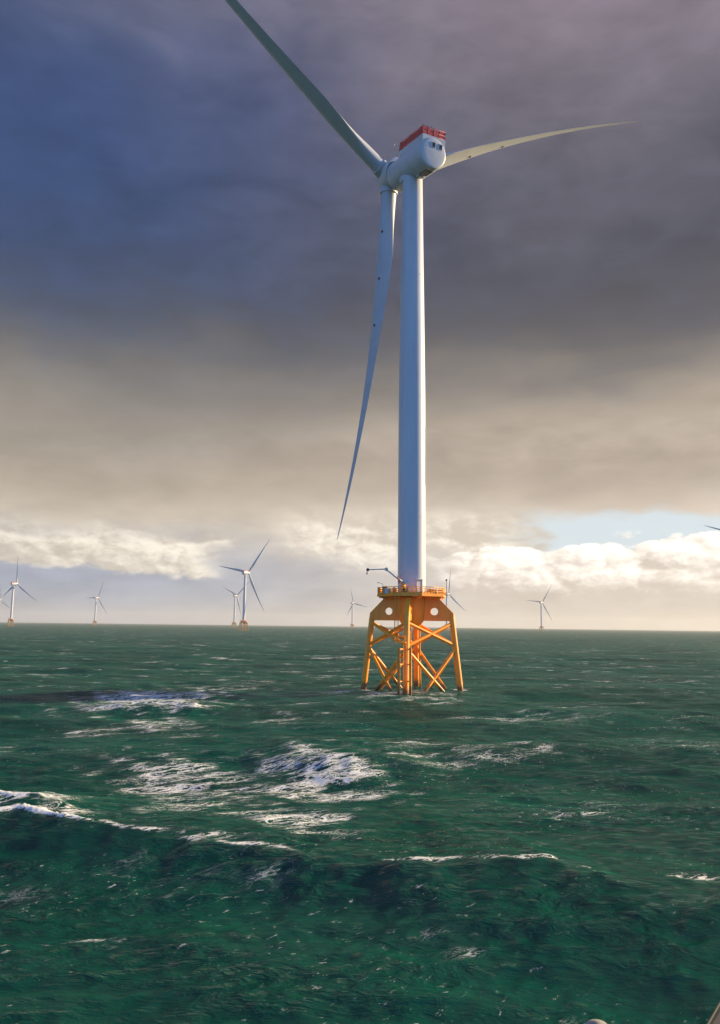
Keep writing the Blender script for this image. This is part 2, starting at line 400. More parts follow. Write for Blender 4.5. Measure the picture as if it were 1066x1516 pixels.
    ra = k.m('ABSOLUTE', k.sub(k.noise(k.vadd(sw, (4, 7, 0)), 0.9, 6.0, 0.68), 0.5))
    fa = k.ss(k.sub(k.mul(dl, 0.085), va), -0.02, 0.02)
    fb = k.ss(k.sub(k.mul(dl, 0.09), vb), -0.03, 0.03)
    fc = k.ss(k.sub(k.mul(dl, 0.036), ra), -0.006, 0.010)
    fil = k.m('MAXIMUM', k.m('MAXIMUM', fa, k.mul(fb, 0.9)), fc)
    fil = k.mul(fil, k.ss(dl, 0.06, 0.40))
    solid = k.ss(k.add(den, k.mul(k.sub(holes, 0.5), 0.35)), 0.90, 1.02)
    # loose flecks everywhere, in drifts
    fleck = k.noise(k.vmul(k.vec(along, across, 0), (0.5, 1.1, 1)), 3.2, 6.0, 0.74, 0.5)
    fl = k.mul(k.ss(fleck, 0.605, 0.68), k.ss(drift, 0.42, 0.60, 0.0, 0.75))
    caps = k.noise(k.vmul(flat, (0.085, 0.26, 1)), 1.0, 6.0, 0.66, 0.3)
    cp = k.mul(k.ss(caps, 0.635, 0.68, 0.0, 0.7), k.ss(dist, 90.0, 220.0))
    foam = k.m('MAXIMUM', k.m('MAXIMUM', fil, solid), k.m('MAXIMUM', fl, cp))
    foam = k.mul(k.m('MINIMUM', foam, 1.0), 0.92)
    deep = k.noise(k.vmul(flat, (0.03, 0.05, 1)), 1.0, 2.0, 0.5)
    wc = k.mix(k.ss(deep, 0.35, 0.65), WATER_A, WATER_B)
    # the body of the water scatters green; a rough sea reflects far less near the horizon than a flat one, so its sheen levels off
    k.l.new(wc, b.inputs['Base Color']); b.inputs['Specular IOR Level'].default_value = 0.0; b.inputs['Roughness'].default_value = 0.6
    b.inputs['Subsurface Weight'].default_value = 0.55
    b.inputs['Subsurface Radius'].default_value = (0.12, 1.0, 0.62); b.inputs['Subsurface Scale'].default_value = 1.4
    k.l.new(bn.outputs[0], b.inputs['Normal'])
    gl = k.node('ShaderNodeBsdfGlossy'); gl.inputs['Color'].default_value = (1, 1, 1, 1); k.l.new(bn.outputs[0], gl.inputs['Normal'])
    k.put(gl.inputs['Roughness'], k.ss(k.m('LOGARITHM', dist, 10.0), 1.7, 3.2, 0.06, 0.42))
    frs = k.node('ShaderNodeFresnel'); frs.inputs['IOR'].default_value = 1.333; k.l.new(bn.outputs[0], frs.inputs['Normal'])
    fr_ = frs.outputs[0]
    sheen = k.m('DIVIDE', k.mul(fr_, 1.5), k.add(1.0, k.mul(fr_, 11.0)))
    wm_ = k.node('ShaderNodeMixShader'); k.l.new(sheen, wm_.inputs[0]); k.l.new(b.outputs[0], wm_.inputs[1]); k.l.new(gl.outputs[0], wm_.inputs[2])
    fo = k.node('ShaderNodeBsdfPrincipled'); fo.inputs['Base Color'].default_value = (0.78, 0.80, 0.79, 1); fo.inputs['Roughness'].default_value = 0.75
    fo.inputs['Subsurface Weight'].default_value = 0.7; fo.inputs['Subsurface Radius'].default_value = (0.4, 0.45, 0.5); fo.inputs['Subsurface Scale'].default_value = 1.0
    bn2 = k.node('ShaderNodeBump'); bn2.inputs['Strength'].default_value = 0.5; bn2.inputs['Distance'].default_value = 0.12
    k.l.new(k.add(hgt, k.mul(foam, 0.25)), bn2.inputs['Height']); k.l.new(bn2.outputs[0], fo.inputs['Normal'])
    mx = k.node('ShaderNodeMixShader'); k.l.new(foam, mx.inputs[0]); k.l.new(wm_.outputs[0], mx.inputs[1]); k.l.new(fo.outputs[0], mx.inputs[2])
    k.l.new(mx.outputs[0], k.n['Material Output'].inputs[0])
    me.materials.append(m)
    return o

SEA_SEED, WAVE_DIR, FOAM_DIR, CREST_LO, WAVE_A = 5, 176.0, 58.0, 0.46, 0.0036
WATER_A, WATER_B = (0.0008, 0.038, 0.027), (0.0012, 0.056, 0.038)
# crests: (photo x, photo y, height above the sea around it, foam) ; front width, back width
RIDGES = [
    ([(-420, 1196, 0.0, 0.0), (-300, 1198, 0.3, 1.0), (-60, 1202, 0.3, 1.06), (40, 1206, 0.3, 1.06), (85, 1211, 0.25, 1.0), (112, 1219, 0.12, 0.8), (135, 1224, 0.0, 0.0)], 2.2, 3.0, 0, 1.15),
    ([(440, 1032, 0.0, 0.0), (530, 1028, 0.55, 0.25), (600, 1031, 0.65, 0.45), (690, 1028, 0.5, 0.3), (780, 1030, 0.0, 0.0)], 5.0, 16.0, 0, 0.9),
    ([(-700, 1185, 0.00, 0.0), (-420, 1190, 1.10, 0.0), (-260, 1192, 1.23, 1.0), (-60, 1197, 1.42, 1.7), (40, 1202, 1.35, 1.7), (85, 1208, 1.23, 1.4), (120, 1218, 1.17, 0.95), (180, 1226, 1.10, 0.8), (240, 1230, 1.10, 0.8), (262, 1233, 1.10, 0.0),
      (315, 1240, 1.10, 0.0), (330, 1242, 1.10, 0.8), (380, 1250, 1.17, 0.8), (420, 1253, 1.17, 0.5), (460, 1256, 1.23, 0.0), (520, 1262, 1.23, 0.1), (590, 1270, 1.35, 0.78), (640, 1273, 1.35, 0.7), (690, 1273, 1.42, 0.2), (760, 1272, 1.48, 0.75), (800, 1275, 1.42, 0.8), (850, 1288, 1.23, 0.3),
      (890, 1296, 1.10, 0.75), (920, 1301, 0.99, 0.0), (1020, 1316, 0.86, 0.0), (1200, 1335, 0.61, 0.0), (1500, 1350, 0.00, 0.0)], 4.6, 7.5, 0, 0.34),
    ([(90, 1046, 0, 0), (150, 1042, 0.8, 0.8), (210, 1036, 1.3, 0.95), (290, 1040, 1.0, 0.9), (340, 1046, 0.0, 0)], 4.0, 8.0, 0, 2.0),
    ([(360, 1118, 0.0, 0), (430, 1112, 0.9, 0.3), (520, 1113, 1.2, 0.4), (600, 1120, 0.6, 0.0), (660, 1130, 0.0, 0)], 3.6, 8.0, 0, 0.8),
]
PATCHES = [(222, 1034, 75, 13, 0.9), (280, 1146, 100, 26, 0.62, -0.5), (475, 1143, 80, 26, 0.80, -0.2), (320, 1200, 110, 22, 0.46, -0.5), (440, 1228, 70, 22, 0.72, -0.3), (30, 1207, 75, 12, 0.9), (95, 1222, 45, 8, 0.7),
           (235, 1070, 60, 13, 0.42), (410, 1062, 50, 12, 0.30), (330, 1015, 90, 7, 0.28), (325, 1262, 60, 8, 0.42), (740, 1110, 90, 12, 0.36), (605, 1100, 60, 14, 0.28),
           (1030, 1322, 40, 10, 0.5), (640, 1395, 60, 10, 0.18), (700, 1420, 40, 10, 0.20), (860, 1500, 60, 12, 0.36), (150, 1386, 55, 4, 0.5), (420, 1310, 80, 14, 0.20),
           (1000, 1100, 60, 12, 0.26), (820, 1060, 70, 8, 0.26), (930, 1190, 80, 12, 0.24), (250, 1300, 120, 22, 0.20), (1000, 1360, 60, 10, 0.30), (608, 1030, 70, 9, 0.42)]
LEG_FEET = [(unproj(px_, 1019, y=150)[0], y_) for px_, y_ in ((538.5, 150.0), (682, 150.0), (593, 140.8), (621, 159.2))]
build_sea()


# ------------------------------------------------------------------ turbine parts
ROT_R = 82.4
def blade_sections():
    # radius, chord, thickness / chord, twist, share of the airfoil
    T = [(1.6, 3.35, 1.0, 16, 0), (5, 3.35, 1.0, 16, 0), (8, 3.6, .9, 15, .2), (12, 4.15, .68, 14, .6), (17, 5.1, .47, 12, .9), (22, 5.2, .38, 10, 1), (30, 4.5, .30, 7.5, 1), (40, 3.5, .26, 5, 1),
         (50, 2.65, .24, 3.5, 1), (60, 1.95, .22, 2, 1), (70, 1.35, .2, 1, 1), (77, .75, .18, .4, 1), (80.5, .5, .18, 0, 1), (81.7, .22, .18, 0, 1), (82.0, .05, .18, 0, 1)]
    return np.array(T)

def blade_point(x, y, r, twist, pitch):
    # the blade is built bent towards its pressure side and turns about its root with the pitch
    y = y + 6.3 * (r / ROT_R) ** 2.2; t = R(twist + pitch); c, s = math.cos(t), math.sin(t)
    return (x * c - y * s, -(x * s + y * c - 0.4 * r / ROT_R), r)

def blade_mesh(pitch, n=48, rows=90):
    """blade along +Z, leading edge towards +X, lee side towards +Y"""
    T = blade_sections(); rr = np.concatenate([np.linspace(1.6, 78, rows - 10), np.linspace(78.4, 82, 10)])
    rings = []
    for r in rr:
        ch, tc, tw, bl = (np.interp(r, T[:, 0], T[:, i]) for i in (1, 2, 3, 4))
        ring = []
        for j in range(n):
            a = 2 * math.pi * j / n; xc = 0.5 - 0.5 * math.cos(a)          # 0 at the leading edge
            yt = 5 * tc * (0.2969 * math.sqrt(max(xc, 0)) - 0.126 * xc - 0.3516 * xc ** 2 + 0.2843 * xc ** 3 - 0.1036 * xc ** 4)
            cam_ = 0.035 * (1 - (2 * xc - 0.85) ** 2)
            ya = (yt if a < math.pi else -yt) - cam_ * 0.9
            yc = (0.5 if a < math.pi else -0.5) * math.sqrt(max(0, 1 - (2 * xc - 1) ** 2)) * tc
            off = 0.5 * (1 - bl) + 0.34 * bl
            X_ = (off - xc) * ch; Y_ = (ya * bl + yc * (1 - bl)) * ch
            ring.append(blade_point(X_, Y_, r, tw, pitch))
        rings.append(ring)
    return MB().loft(rings)

def rotor_frame(psi, tilt=9.0):
    """x: right across the rotor, y: upwind axis, z: up in the rotor plane"""
    p, t = R(psi), R(tilt)
    a = Vector((-math.sin(p) * math.cos(t), math.cos(p) * math.cos(t), math.sin(t)))
    e1 = Vector((math.cos(p), math.sin(p), 0)); e2 = e1.cross(a)
    return e1, a, e2

def mat4(o, X, Y, Z):
    return Matrix(((X.x, Y.x, Z.x, o[0]), (X.y, Y.y, Z.y, o[1]), (X.z, Y.z, Z.z, o[2]), (0, 0, 0, 1)))

def blade_matrix(hub, psi, deg, tilt=9.0):
    e1, a, e2 = rotor_frame(psi, tilt); th = R(deg)
    rad = e1 * math.sin(th) + e2 * math.cos(th)
    lead = e1 * -math.cos(th) + e2 * math.sin(th)                           # turning anticlockwise seen from behind
    # right-handed frame: X lead, Z radial, Y = Z x X
    return mat4(hub, lead, rad.cross(lead), rad)

PITCH_B = 88.0                    # blades feathered: the rotor is parked
HUBZ, OVER = 111.7, 9.6
TOWER = [(17.9, 2.72), (40, 2.74), (58, 2.70), (75, 2.50), (92, 2.28), (106.0, 2.12)]

def tower_mb(n=64):
    prof = []
    for (z0, r0), (z1, r1) in zip(TOWER[:-1], TOWER[1:]): prof += [(z0 + (z1 - z0) * i / 6, r0 + (r1 - r0) * i / 6) for i in range(6)]
    prof.append(TOWER[-1])
    return MB().lathe((0, 0, 0), (0, 0, 1), prof, n)

BETA = R(-10.3)
def leg_dir(i):   # left, front, right, back as seen from the ship
    a = math.pi + BETA + i * math.pi / 2
    return Vector((math.cos(a), math.sin(a), 0))
def leg_pt(i, z):
    f = (14.2 - z) / 14.2; return leg_dir(i) * (7.75 + 1.62 * f) + Vector((0, 0, z))

def gusset_mb(i):
    d = leg_dir(i); w = Vector((-d.y, d.x, 0)); T = 0.42
    outer = [(2.2, 13.3), (7.35, 13.3), (8.2, 14.1), (8.15, 14.75), (5.15, 17.85), (2.2, 17.85)]
    hc, hr, n = (4.45, 15.1), 0.72, 28
    bm = bmesh.new()
    def ring(s):
        return [bm.verts.new(d * r + Vector((0, 0, z)) + w * s) for r, z in outer], [bm.verts.new(d * (hc[0] + hr * math.cos(2 * math.pi * j / n)) + Vector((0, 0, hc[1] + hr * math.sin(2 * math.pi * j / n))) + w * s) for j in range(n)]
    oa, ha = ring(-T); ob, hb = ring(T)
    for o_, h_ in ((oa, ha), (ob, hb)):
        es = [bm.edges.new((o_[j], o_[(j + 1) % len(o_)])) for j in range(len(o_))] + [bm.edges.new((h_[j], h_[(j + 1) % n])) for j in range(n)]
        bmesh.ops.triangle_fill(bm, edges=es, use_beauty=True)
    for a, b in ((oa, ob), (ha, hb)):
        for j in range(len(a)): bm.faces.new((a[j], a[(j + 1) % len(a)], b[(j + 1) % len(a)], b[j]))
    m = MB(); bm.verts.index_update()
    m.v = [tuple(v.co) for v in bm.verts]; m.f = [tuple(v.index for v in f.verts) for f in bm.faces]; m.sm = [False] * len(m.f); bm.free()
    return m

def brace_ends():
    out = []
    for i in range(4):
        j = (i + 1) % 4
        for za, zb in ((12.9, 8.6), (8.1, -4.2)):
            out += [(leg_pt(i, za), leg_pt(j, zb)), (leg_pt(j, za), leg_pt(i, zb))]
    return out

DECKZ, DECKR = 18.3, 6.95
def deck_pts(r, z, n=8, rot=None):
    rot = BETA + math.pi / 8 if rot is None else rot
    return [Vector((r * math.cos(rot + 2 * math.pi * i / n), r * math.sin(rot + 2 * math.pi * i / n), z)) for i in range(n)]

# ------------------------------------------------------------------ the near turbine
bx = unproj(609.5, 864, y=150)
BASE = Vector((float(bx[0]), 150.0, 0.0))
PSI, PHI = 27.6, 59.6
tur = empty('wind_turbine', BASE)
tag(tur, 'tall white three-bladed turbine in the foreground on an orange lattice jacket', 'wind turbine', 'wind turbines of the offshore farm')
tw = tower_mb().build('tower', M['white'], tur)
for z in (33.5, 58.0, 84.0):
    r = np.interp(z, [a for a, _ in TOWER], [b for _, b in TOWER])
    MB().lathe((0, 0, z - 0.06), (0, 0, 1), [(0, r - .1), (0.01, r + 0.03), (0.11, r + 0.03), (0.12, r - .1)], 64, False).build('flange_seam', M['white'], tw)
# door with its frame, right of the crane, and a cable conduit up the sunlit side
def on_tower(deg, z, r): a = R(deg); return Vector((r * math.cos(a), r * math.sin(a), z)), Vector((math.cos(a), math.sin(a), 0)), Vector((-math.sin(a), math.cos(a), 0))
c, nrm, tan = on_tower(-62, DECKZ + 1.55, 2.76)
dr = MB().box(c, (1.0, 0.16, 2.3), (tan, nrm, Vector((0, 0, 1)))).build('door', M['cab'], tw, 0.03)
fr = MB()
for s in (-1, 1): fr.box(c + tan * (s * 0.60), (0.14, 0.30, 2.5), (tan, nrm, Vector((0, 0, 1))))
fr.box(c + Vector((0, 0, 1.32)), (1.5, 0.7, 0.12), (tan, nrm, Vector((0, 0, 1)))); fr.build('door_frame', M['steel'], dr and tw, 0.02)
c2, n2_, t2 = on_tower(-14, 0, 0)
MB().box(n2_ * 2.79 + Vector((0, 0, 46)), (0.10, 0.10, 12), (t2, n2_, Vector((0, 0, 1)))).build('cable_conduit', M['steel'], tw)

HUB = Vector((-OVER * math.sin(R(PSI)), OVER * math.cos(R(PSI)), HUBZ))
E1, AX, E2 = rotor_frame(PSI)
# nacelle: round drum that becomes a flat-roofed body at the back; local x across, y upwind, z up
NA = rotor_frame(PSI, 9.0)
NAC0 = Vector((-8.4 * math.sin(R(PSI)), 8.4 * math.cos(R(PSI)), 111.0))
NM = mat4(NAC0 - NA[2] * 0.75, NA[0], NA[1], NA[2])
NR, RW, RH = 3.2, 2.72, 3.3
def nac_ring(y, r, roof, n=72, slant=0.0, zc=0.0):
    ring = []
    for j in range(n):
        a = 2 * math.pi * j / n; cx, cz = math.cos(a), math.sin(a)
        x_, z_ = r * cx, r * cz
        if cz > 0 and roof > 0:                                       # the upper half squares up into a flat-roofed box
            t_ = min(RW / max(abs(cx), 1e-6), RH / cz); e = max(1.0, t_ / r) if abs(cx) * t_ <= RW + 1e-6 else 1.0
            e = 1 + (max(1.0, e) - 1) * roof; x_, z_ = r * cx * e, r * cz * e
        ring.append((x_, y + slant * z_, z_ + zc))
    return ring
NR, RW, RH = 3.2, 2.72, 3.3
nm = MB().loft([nac_ring(-2.9, 2.8, 0), nac_ring(-2.95, NR - .06, 0), nac_ring(-3.1, NR, 0), nac_ring(-6.9, NR, 0.0), nac_ring(-7.0, NR, 1.0), nac_ring(-16.3, NR, 1.0), nac_ring(-16.55, NR * 0.985, 1.0), nac_ring(-16.7, NR * 0.95, 1.0)])
nac = nm.build('nacelle', M['nacelle'], tur, matrix=NM, sharp=50)
# round end cap set into the back wall
cap = MB().lathe((0, -16.66, -0.06), (0, -1, 0), [(0, 3.05), (0.08, 3.03), (0.14, 2.93), (0.19, 2.6), (0.25, 1.6), (0.27, 0.01)], 64).build('end_cap', M['nacelle'], nac)
for x_ in (-0.15, 1.5):
    wdw = MB().box((x_, -16.90, 1.5), (0.74, 0.16, 0.98)).build('window', M['glass'], nac, 0.01)
    f_ = MB()
    for s in (-1, 1): f_.box((x_ + s * 0.41, -16.88, 1.5), (0.07, 0.2, 1.12)); f_.box((x_, -16.88, 1.5 + s * 0.53), (0.74, 0.2, 0.07))
    f_.build('window_frame', M['nacelle'], wdw)
# underside hatch, yaw collar, ring joint
MB().box((0.15, -14.3, -NR - 0.0), (1.7, 2.6, 0.16)).build('hatch', M['dark'], nac, 0.03)
MB().box((0.0, -12.2, -NR + 0.02), (1.5, 1.0, 0.5)).build('cooling_duct', M['nacelle'], nac, 0.1)
MB().lathe((0, -8.4, -NR - 0.45), (0, 0, 1), [(0, 2.0), (0.1, 2.3), (0.6, 2.4), (1.3, 2.4)], 48).build('yaw_collar', M['nacelle'], nac)
MB().lathe((0, -2.78, 0.3), (0, -1, 0), [(0, 2.9), (0.02, NR - .04), (0.10, NR - .04), (0.12, 2.9)], 72, False).build('generator_ring', M['dark'], nac)
# red hoist platform on the roof
zr = RH; X0, X1, Y0, Y1 = -2.70, 2.70, -16.4, -7.1
MB().box(((X0 + X1) / 2, (Y0 + Y1) / 2, zr + 0.06), (X1 - X0, Y1 - Y0, 0.12)).build('hoist_platform', M['red'], nac, 0.02)
cor = [(X0, Y0), (X1, Y0), (X1, Y1), (X0, Y1)]
for i in range(4):
    a, b = Vector((*cor[i], zr + .12)), Vector((*cor[(i + 1) % 4], zr + .12)); L_ = (b - a).length; d = (b - a) / L_; nseg = max(2, round(L_ / 1.3)); rl = MB()
    H = 1.65
    for s in range(nseg + 1):
        rl.tube(a + d * (L_ * s / nseg), a + d * (L_ * s / nseg) + Vector((0, 0, H + .05)), 0.055, n=8)
    for h in (0.1, 0.85, H): rl.tube(a + Vector((0, 0, h)), b + Vector((0, 0, h)), 0.045, n=8)
    ni = Vector((-d.y, d.x, 0))
    for s in range(nseg): rl.box(a + d * (L_ * (s + .5) / nseg) + Vector((0, 0, 0.78)), (L_ / nseg - .13, 0.03, 1.24 if s % 3 else 1.42), (d, ni, Vector((0, 0, 1))))
    rl.build('railing', M['red'], nac)
wm = MB().tube((-2.4, -6.6, zr - .1), (-2.4, -6.6, zr + 1.5), 0.06).tube((-2.4, -6.6, zr + 1.3), (-3.6, -6.2, zr + 1.35), 0.04).tube((-3.6, -6.2, zr + 1.2), (-3.6, -6.2, zr + 1.6), 0.12).tube((-2.4, -6.6, zr + 1.0), (-2.4, -5.2, zr + 1.0), 0.04).lathe((-2.4, -6.6, zr + 1.5), (0, 0, 1), [(0, .1), (.1, .18), (.3, .18), (.4, .05)], 12)
wm.build('weather_mast', M['steel'], nac)
cr_ = MB().box((-2.0, -7.6, zr + 0.95), (1.6, 0.9, 1.5)).build('equipment_locker', M['red'], nac, 0.05)

# hub: cast body with three sleeves, spinner ahead
HM = mat4(HUB, E1, AX, E2)
hb = MB().lathe((0, -2.75, 0), (0, 1, 0), [(-1.35, 2.9), (-1.3, 3.1), (-1.1, 3.16), (0.2, 3.16), (0.9, 3.05), (1.8, 2.95), (3.2, 2.75), (4.6, 2.3), (5.6, 1.6), (6.2, 0.8), (6.4, 0.01)], 64)
hub = hb.build('hub', M['nacelle'], tur, matrix=HM)
for kx in range(3):
    deg = PHI + 120 * kx; th = R(deg); dv = Vector((math.sin(th), 0, math.cos(th)))
    MB().lathe(dv * 1.0, dv, [(0, 1.95), (2.1, 1.92), (2.25, 1.98), (2.55, 1.98), (2.60, 1.74)], 48).build('blade_collar', M['nacelle'], hub)
    MB().lathe(dv * 3.3, dv, [(0, 1.6), (0.02, 1.88), (0.16, 1.88), (0.18, 1.6)], 48, False).build('bearing_seal', M['dark'], hub)

for kx in range(3):
    bl = blade_mesh(PITCH_B).build('blade', M['blade'], tur, matrix=blade_matrix(HUB, PSI, PHI + 120 * kx), sharp=60)
    T = blade_sections()
    for r in (12.5, 23.0, 33.5):                             # round dark red markers on the pressure side
        tw_, ch, tc, b_ = (float(np.interp(r, T[:, 0], T[:, q])) for q in (3, 1, 2, 4))
        y0 = tc * ch * 0.47; p0 = Vector(blade_point(-0.06 * ch, y0 - 0.35, r, tw_, PITCH_B)); p1 = Vector(blade_point(-0.06 * ch, y0, r, tw_, PITCH_B))
        MB().lathe(p0, p1 - p0, [(0, 0.30), (0.36, 0.30), (0.39, 0.2)], 16).build('round_marker', M['mark'], bl)

# transition piece
tp = MB().lathe((0, 0, 0), (0, 0, 1), [(12.7, 2.0), (13.3, 2.35), (14.2, 2.5), (17.0, 2.72), (17.85, 2.85)], 48).build('transition_column', M['yellow'], tur)
for i in range(4): gusset_mb(i).build('gusset_plate', M['yellow'], tp, 0.03)
jk = MB().lathe((0, 0, 0), (0, 0, 1), [(12.2, 1.5), (12.7, 2.05)], 32).build('jacket', M['yellow'], tur)
for i in range(4):
    lg = MB().tube(leg_pt(i, 14.6), leg_pt(i, -9), 0.55, 0.60, 20).build('leg', M['yellow'], jk)
for a, b in brace_ends():
    MB().tube(a, b, 0.32, 0.32, 14).build('brace', M['yellow'], jk)
# cable tubes by the back leg
for s in (-0.9, 1.0):
    d = leg_dir(3); w = Vector((-d.y, d.x, 0))
    MB().tube(leg_pt(3, 15) - d * 2.2 + w * s, leg_pt(3, -8) - d * 1.0 + w * s, 0.2, n=12).build('cable_tube', M['yellow'], jk)
# boat landing on the front leg
d = leg_dir(1); w = Vector((-d.y, d.x, 0)); bl_ = MB()
F0 = leg_pt(1, 0)
for s in (-1.05, 1.05):
    top = F0 + d * 1.7 + w * s; bl_.tube(top + Vector((0, 0, 8.4)), top + Vector((0, 0, -4)), 0.26, n=14)
    for z in (8.1, 5.4, 2.4, -0.6): bl_.tube(top + Vector((0, 0, z)), leg_pt(1, z) + w * (s * 0.35), 0.14, n=8)
blo = bl_.build('boat_landing', M['splash'], tur)
def ladder(x_off, out, z0, z1, half=0.28, step=0.35):
    m = MB(); b0 = F0 + d * out + w * x_off
    for s in (-half, half): m.tube(b0 + w * s + Vector((0, 0, z0)), b0 + w * s + Vector((0, 0, z1)), 0.055, n=8)
    z = z0 + .2
    while z < z1: m.tube(b0 + w * -half + Vector((0, 0, z)), b0 + w * half + Vector((0, 0, z)), 0.03, n=6); z += step
    return m
ladder(0.0, 1.25, -3, 9.6).build('ladder', M['yellow'], blo)
rest = MB().box(F0 + d * 0.75 + w * -0.9 + Vector((0, 0, 9.3)), (1.9, 1.5, 0.12), (w, d, Vector((0, 0, 1))))
for s in (-1.8, 0.0): rest.tube(F0 + d * 1.45 + w * s + Vector((0, 0, 9.3)), F0 + d * 1.45 + w * s + Vector((0, 0, 10.4)), 0.04, n=6)
rest.tube(F0 + d * 1.45 + w * -1.8 + Vector((0, 0, 10.4)), F0 + d * 1.45 + w * 0 + Vector((0, 0, 10.4)), 0.04, n=6)
rest.build('rest_platform', M['yellow'], blo)
up = MB(); pu = -d * 3.0 - w * 1.7
for s in (-0.33, 0.33): up.tube(F0 + d * -2.4 + w * (-2.1 + s) + Vector((0, 0, 9.3)), F0 + d * -3.2 + w * (-2.1 + s) + Vector((0, 0, 18.3)), 0.07, n=8)
for i in range(26):
    t = i / 26; o_ = F0 + d * (-2.4 - .8 * t) + w * -2.1 + Vector((0, 0, 9.4 + 8.8 * t)); up.tube(o_ - w * .33, o_ + w * .33, 0.03, n=6)
up.build('ladder', M['yellow'], tur)

# platform
pf = MB().loft([deck_pts(DECKR, DECKZ - 0.45), deck_pts(DECKR, DECKZ)], smooth=False)
platform = pf.build('platform', M['yellow'], tur, 0.04)
bmz = MB()
for a in range(8): bmz.tube(deck_pts(DECKR * .93, DECKZ - .6)[a], Vector((0, 0, DECKZ - 0.6)) + deck_pts(2.6, 0)[a], 0.16, n=8)
bmz.build('deck_beam', M['yellow'], platform)
P8 = deck_pts(DECKR - 0.12, DECKZ)
for i in range(8):
    a, b = P8[i], P8[(i + 1) % 8]; L_ = (b - a).length; dd = (b - a) / L_; nn = Vector((-dd.y, dd.x, 0)); r_ = MB()
    for s in range(8): r_.tube(a + dd * (L_ * (s + .1) / 7.4), a + dd * (L_ * (s + .1) / 7.4) + Vector((0, 0, 1.3)), 0.065, n=8)
    for h in (0.5, 0.9, 1.3): r_.tube(a + Vector((0, 0, h)), b + Vector((0, 0, h)), 0.06, n=8)
    r_.box((a + b) / 2 + Vector((0, 0, 0.16)), (L_, 0.03, 0.3), (dd, nn, Vector((0, 0, 1))))
    r_.build('railing', M['yellow'], platform)
for (px, y, sz, mt) in ((574, 146.2, (1.1, .8, 1.0), 'cab'), (570, 147.8, (0.9, .9, 1.5), 'yellow'), (584, 145.3, (0.8, .7, 1.1), 'splash'), (600, 144.4, (0.9, .6, 1.15), 'dark'), (613, 144.4, (0.7, .5, 1.0), 'cab'), (640, 145.6, (1.5, .8, 0.95), 'yellow'), (652, 147.0, (1.0, .9, 0.9), 'steel')):
    q = unproj(px, 868, y=y); MB().box((q[0] - BASE.x, y - 150, DECKZ + sz[2] / 2 + .004), sz).build('cabinet', M[mt], platform, 0.04)
q = unproj(661, 868, y=148.5); qx = q[0] - BASE.x
MB().tube((qx, -1.5, DECKZ), (qx, -1.5, DECKZ + 2.7), 0.05).lathe((qx, -1.5, DECKZ + 2.7), (0, 0, 1), [(0, .08), (.05, .17), (.3, .17), (.38, .04)], 12).build('navigation_light', M['dark'], platform)
q = unproj(566, 868, y=147); qx = q[0] - BASE.x
MB().path([Vector((qx + .1, -3, DECKZ)), Vector((qx + .1, -3, DECKZ + 1.9)), Vector((qx - .7, -3.2, DECKZ + 2.15))], 0.045).box((qx - .8, -3.2, DECKZ + 2.12), (0.35, .2, .14)).build('deck_lamp', M['steel'], platform)
# davit crane
def cp(px, py, y): v = unproj(px, py, y=y); return Vector((v[0], v[1], v[2])) - BASE
b0, b1, b2 = cp(597, 862.5, 144.6), cp(572, 843.2, 144.6), cp(544.6, 843.4, 144.6)
cr = MB().lathe((b0.x, b0.y, DECKZ), (0, 0, 1), [(0, .55), (.1, .5), (1.7, .42), (2.0, .42)], 20).build('crane', M['yellow'], tur)
bo = MB().tube(b0 + Vector((0.3, 0, -.25)), b1, 0.20, 0.15, 10)
bo.build('boom', M['steel'], cr, 0)
jb = MB().tube(b1 + Vector((.1, 0, .1)), b2, 0.13, 0.10, 10).lathe(b1 + Vector((0, -.3, .05)), (0, 1, 0), [(0, .33), (.6, .33)], 14)
jb.build('jib', M['steel'], cr)
MB().lathe(b2 + Vector((0, -.12, 0)), (0, 1, 0), [(0, .3), (.24, .3)], 14).tube(b2 + Vector((-.15, 0, .2)), b2 + Vector((-.15, 0, -.75)), 0.05).box(b2 + Vector((-.15, 0, -.7)), (.22, .2, .35)).build('hook_block', M['dark'], cr, 0)
MB().lathe(b0 + Vector((.75, -.45, .15)), (0, 1, 0), [(0, .2), (.05, .5), (.15, .42), (.75, .42), (.85, .5), (.9, .2)], 18).build('winch_drum', M['cab'], cr)
MB().tube(b0 + Vector((-.5, -.2, 1.4)), b0 + Vector((-.95, -.2, -.2)), 0.07).tube(b0 + Vector((-1.15, -.2, 1.3)), b0 + Vector((-.6, -.2, -.2)), 0.07).build('crane_brace', M['red'], cr)

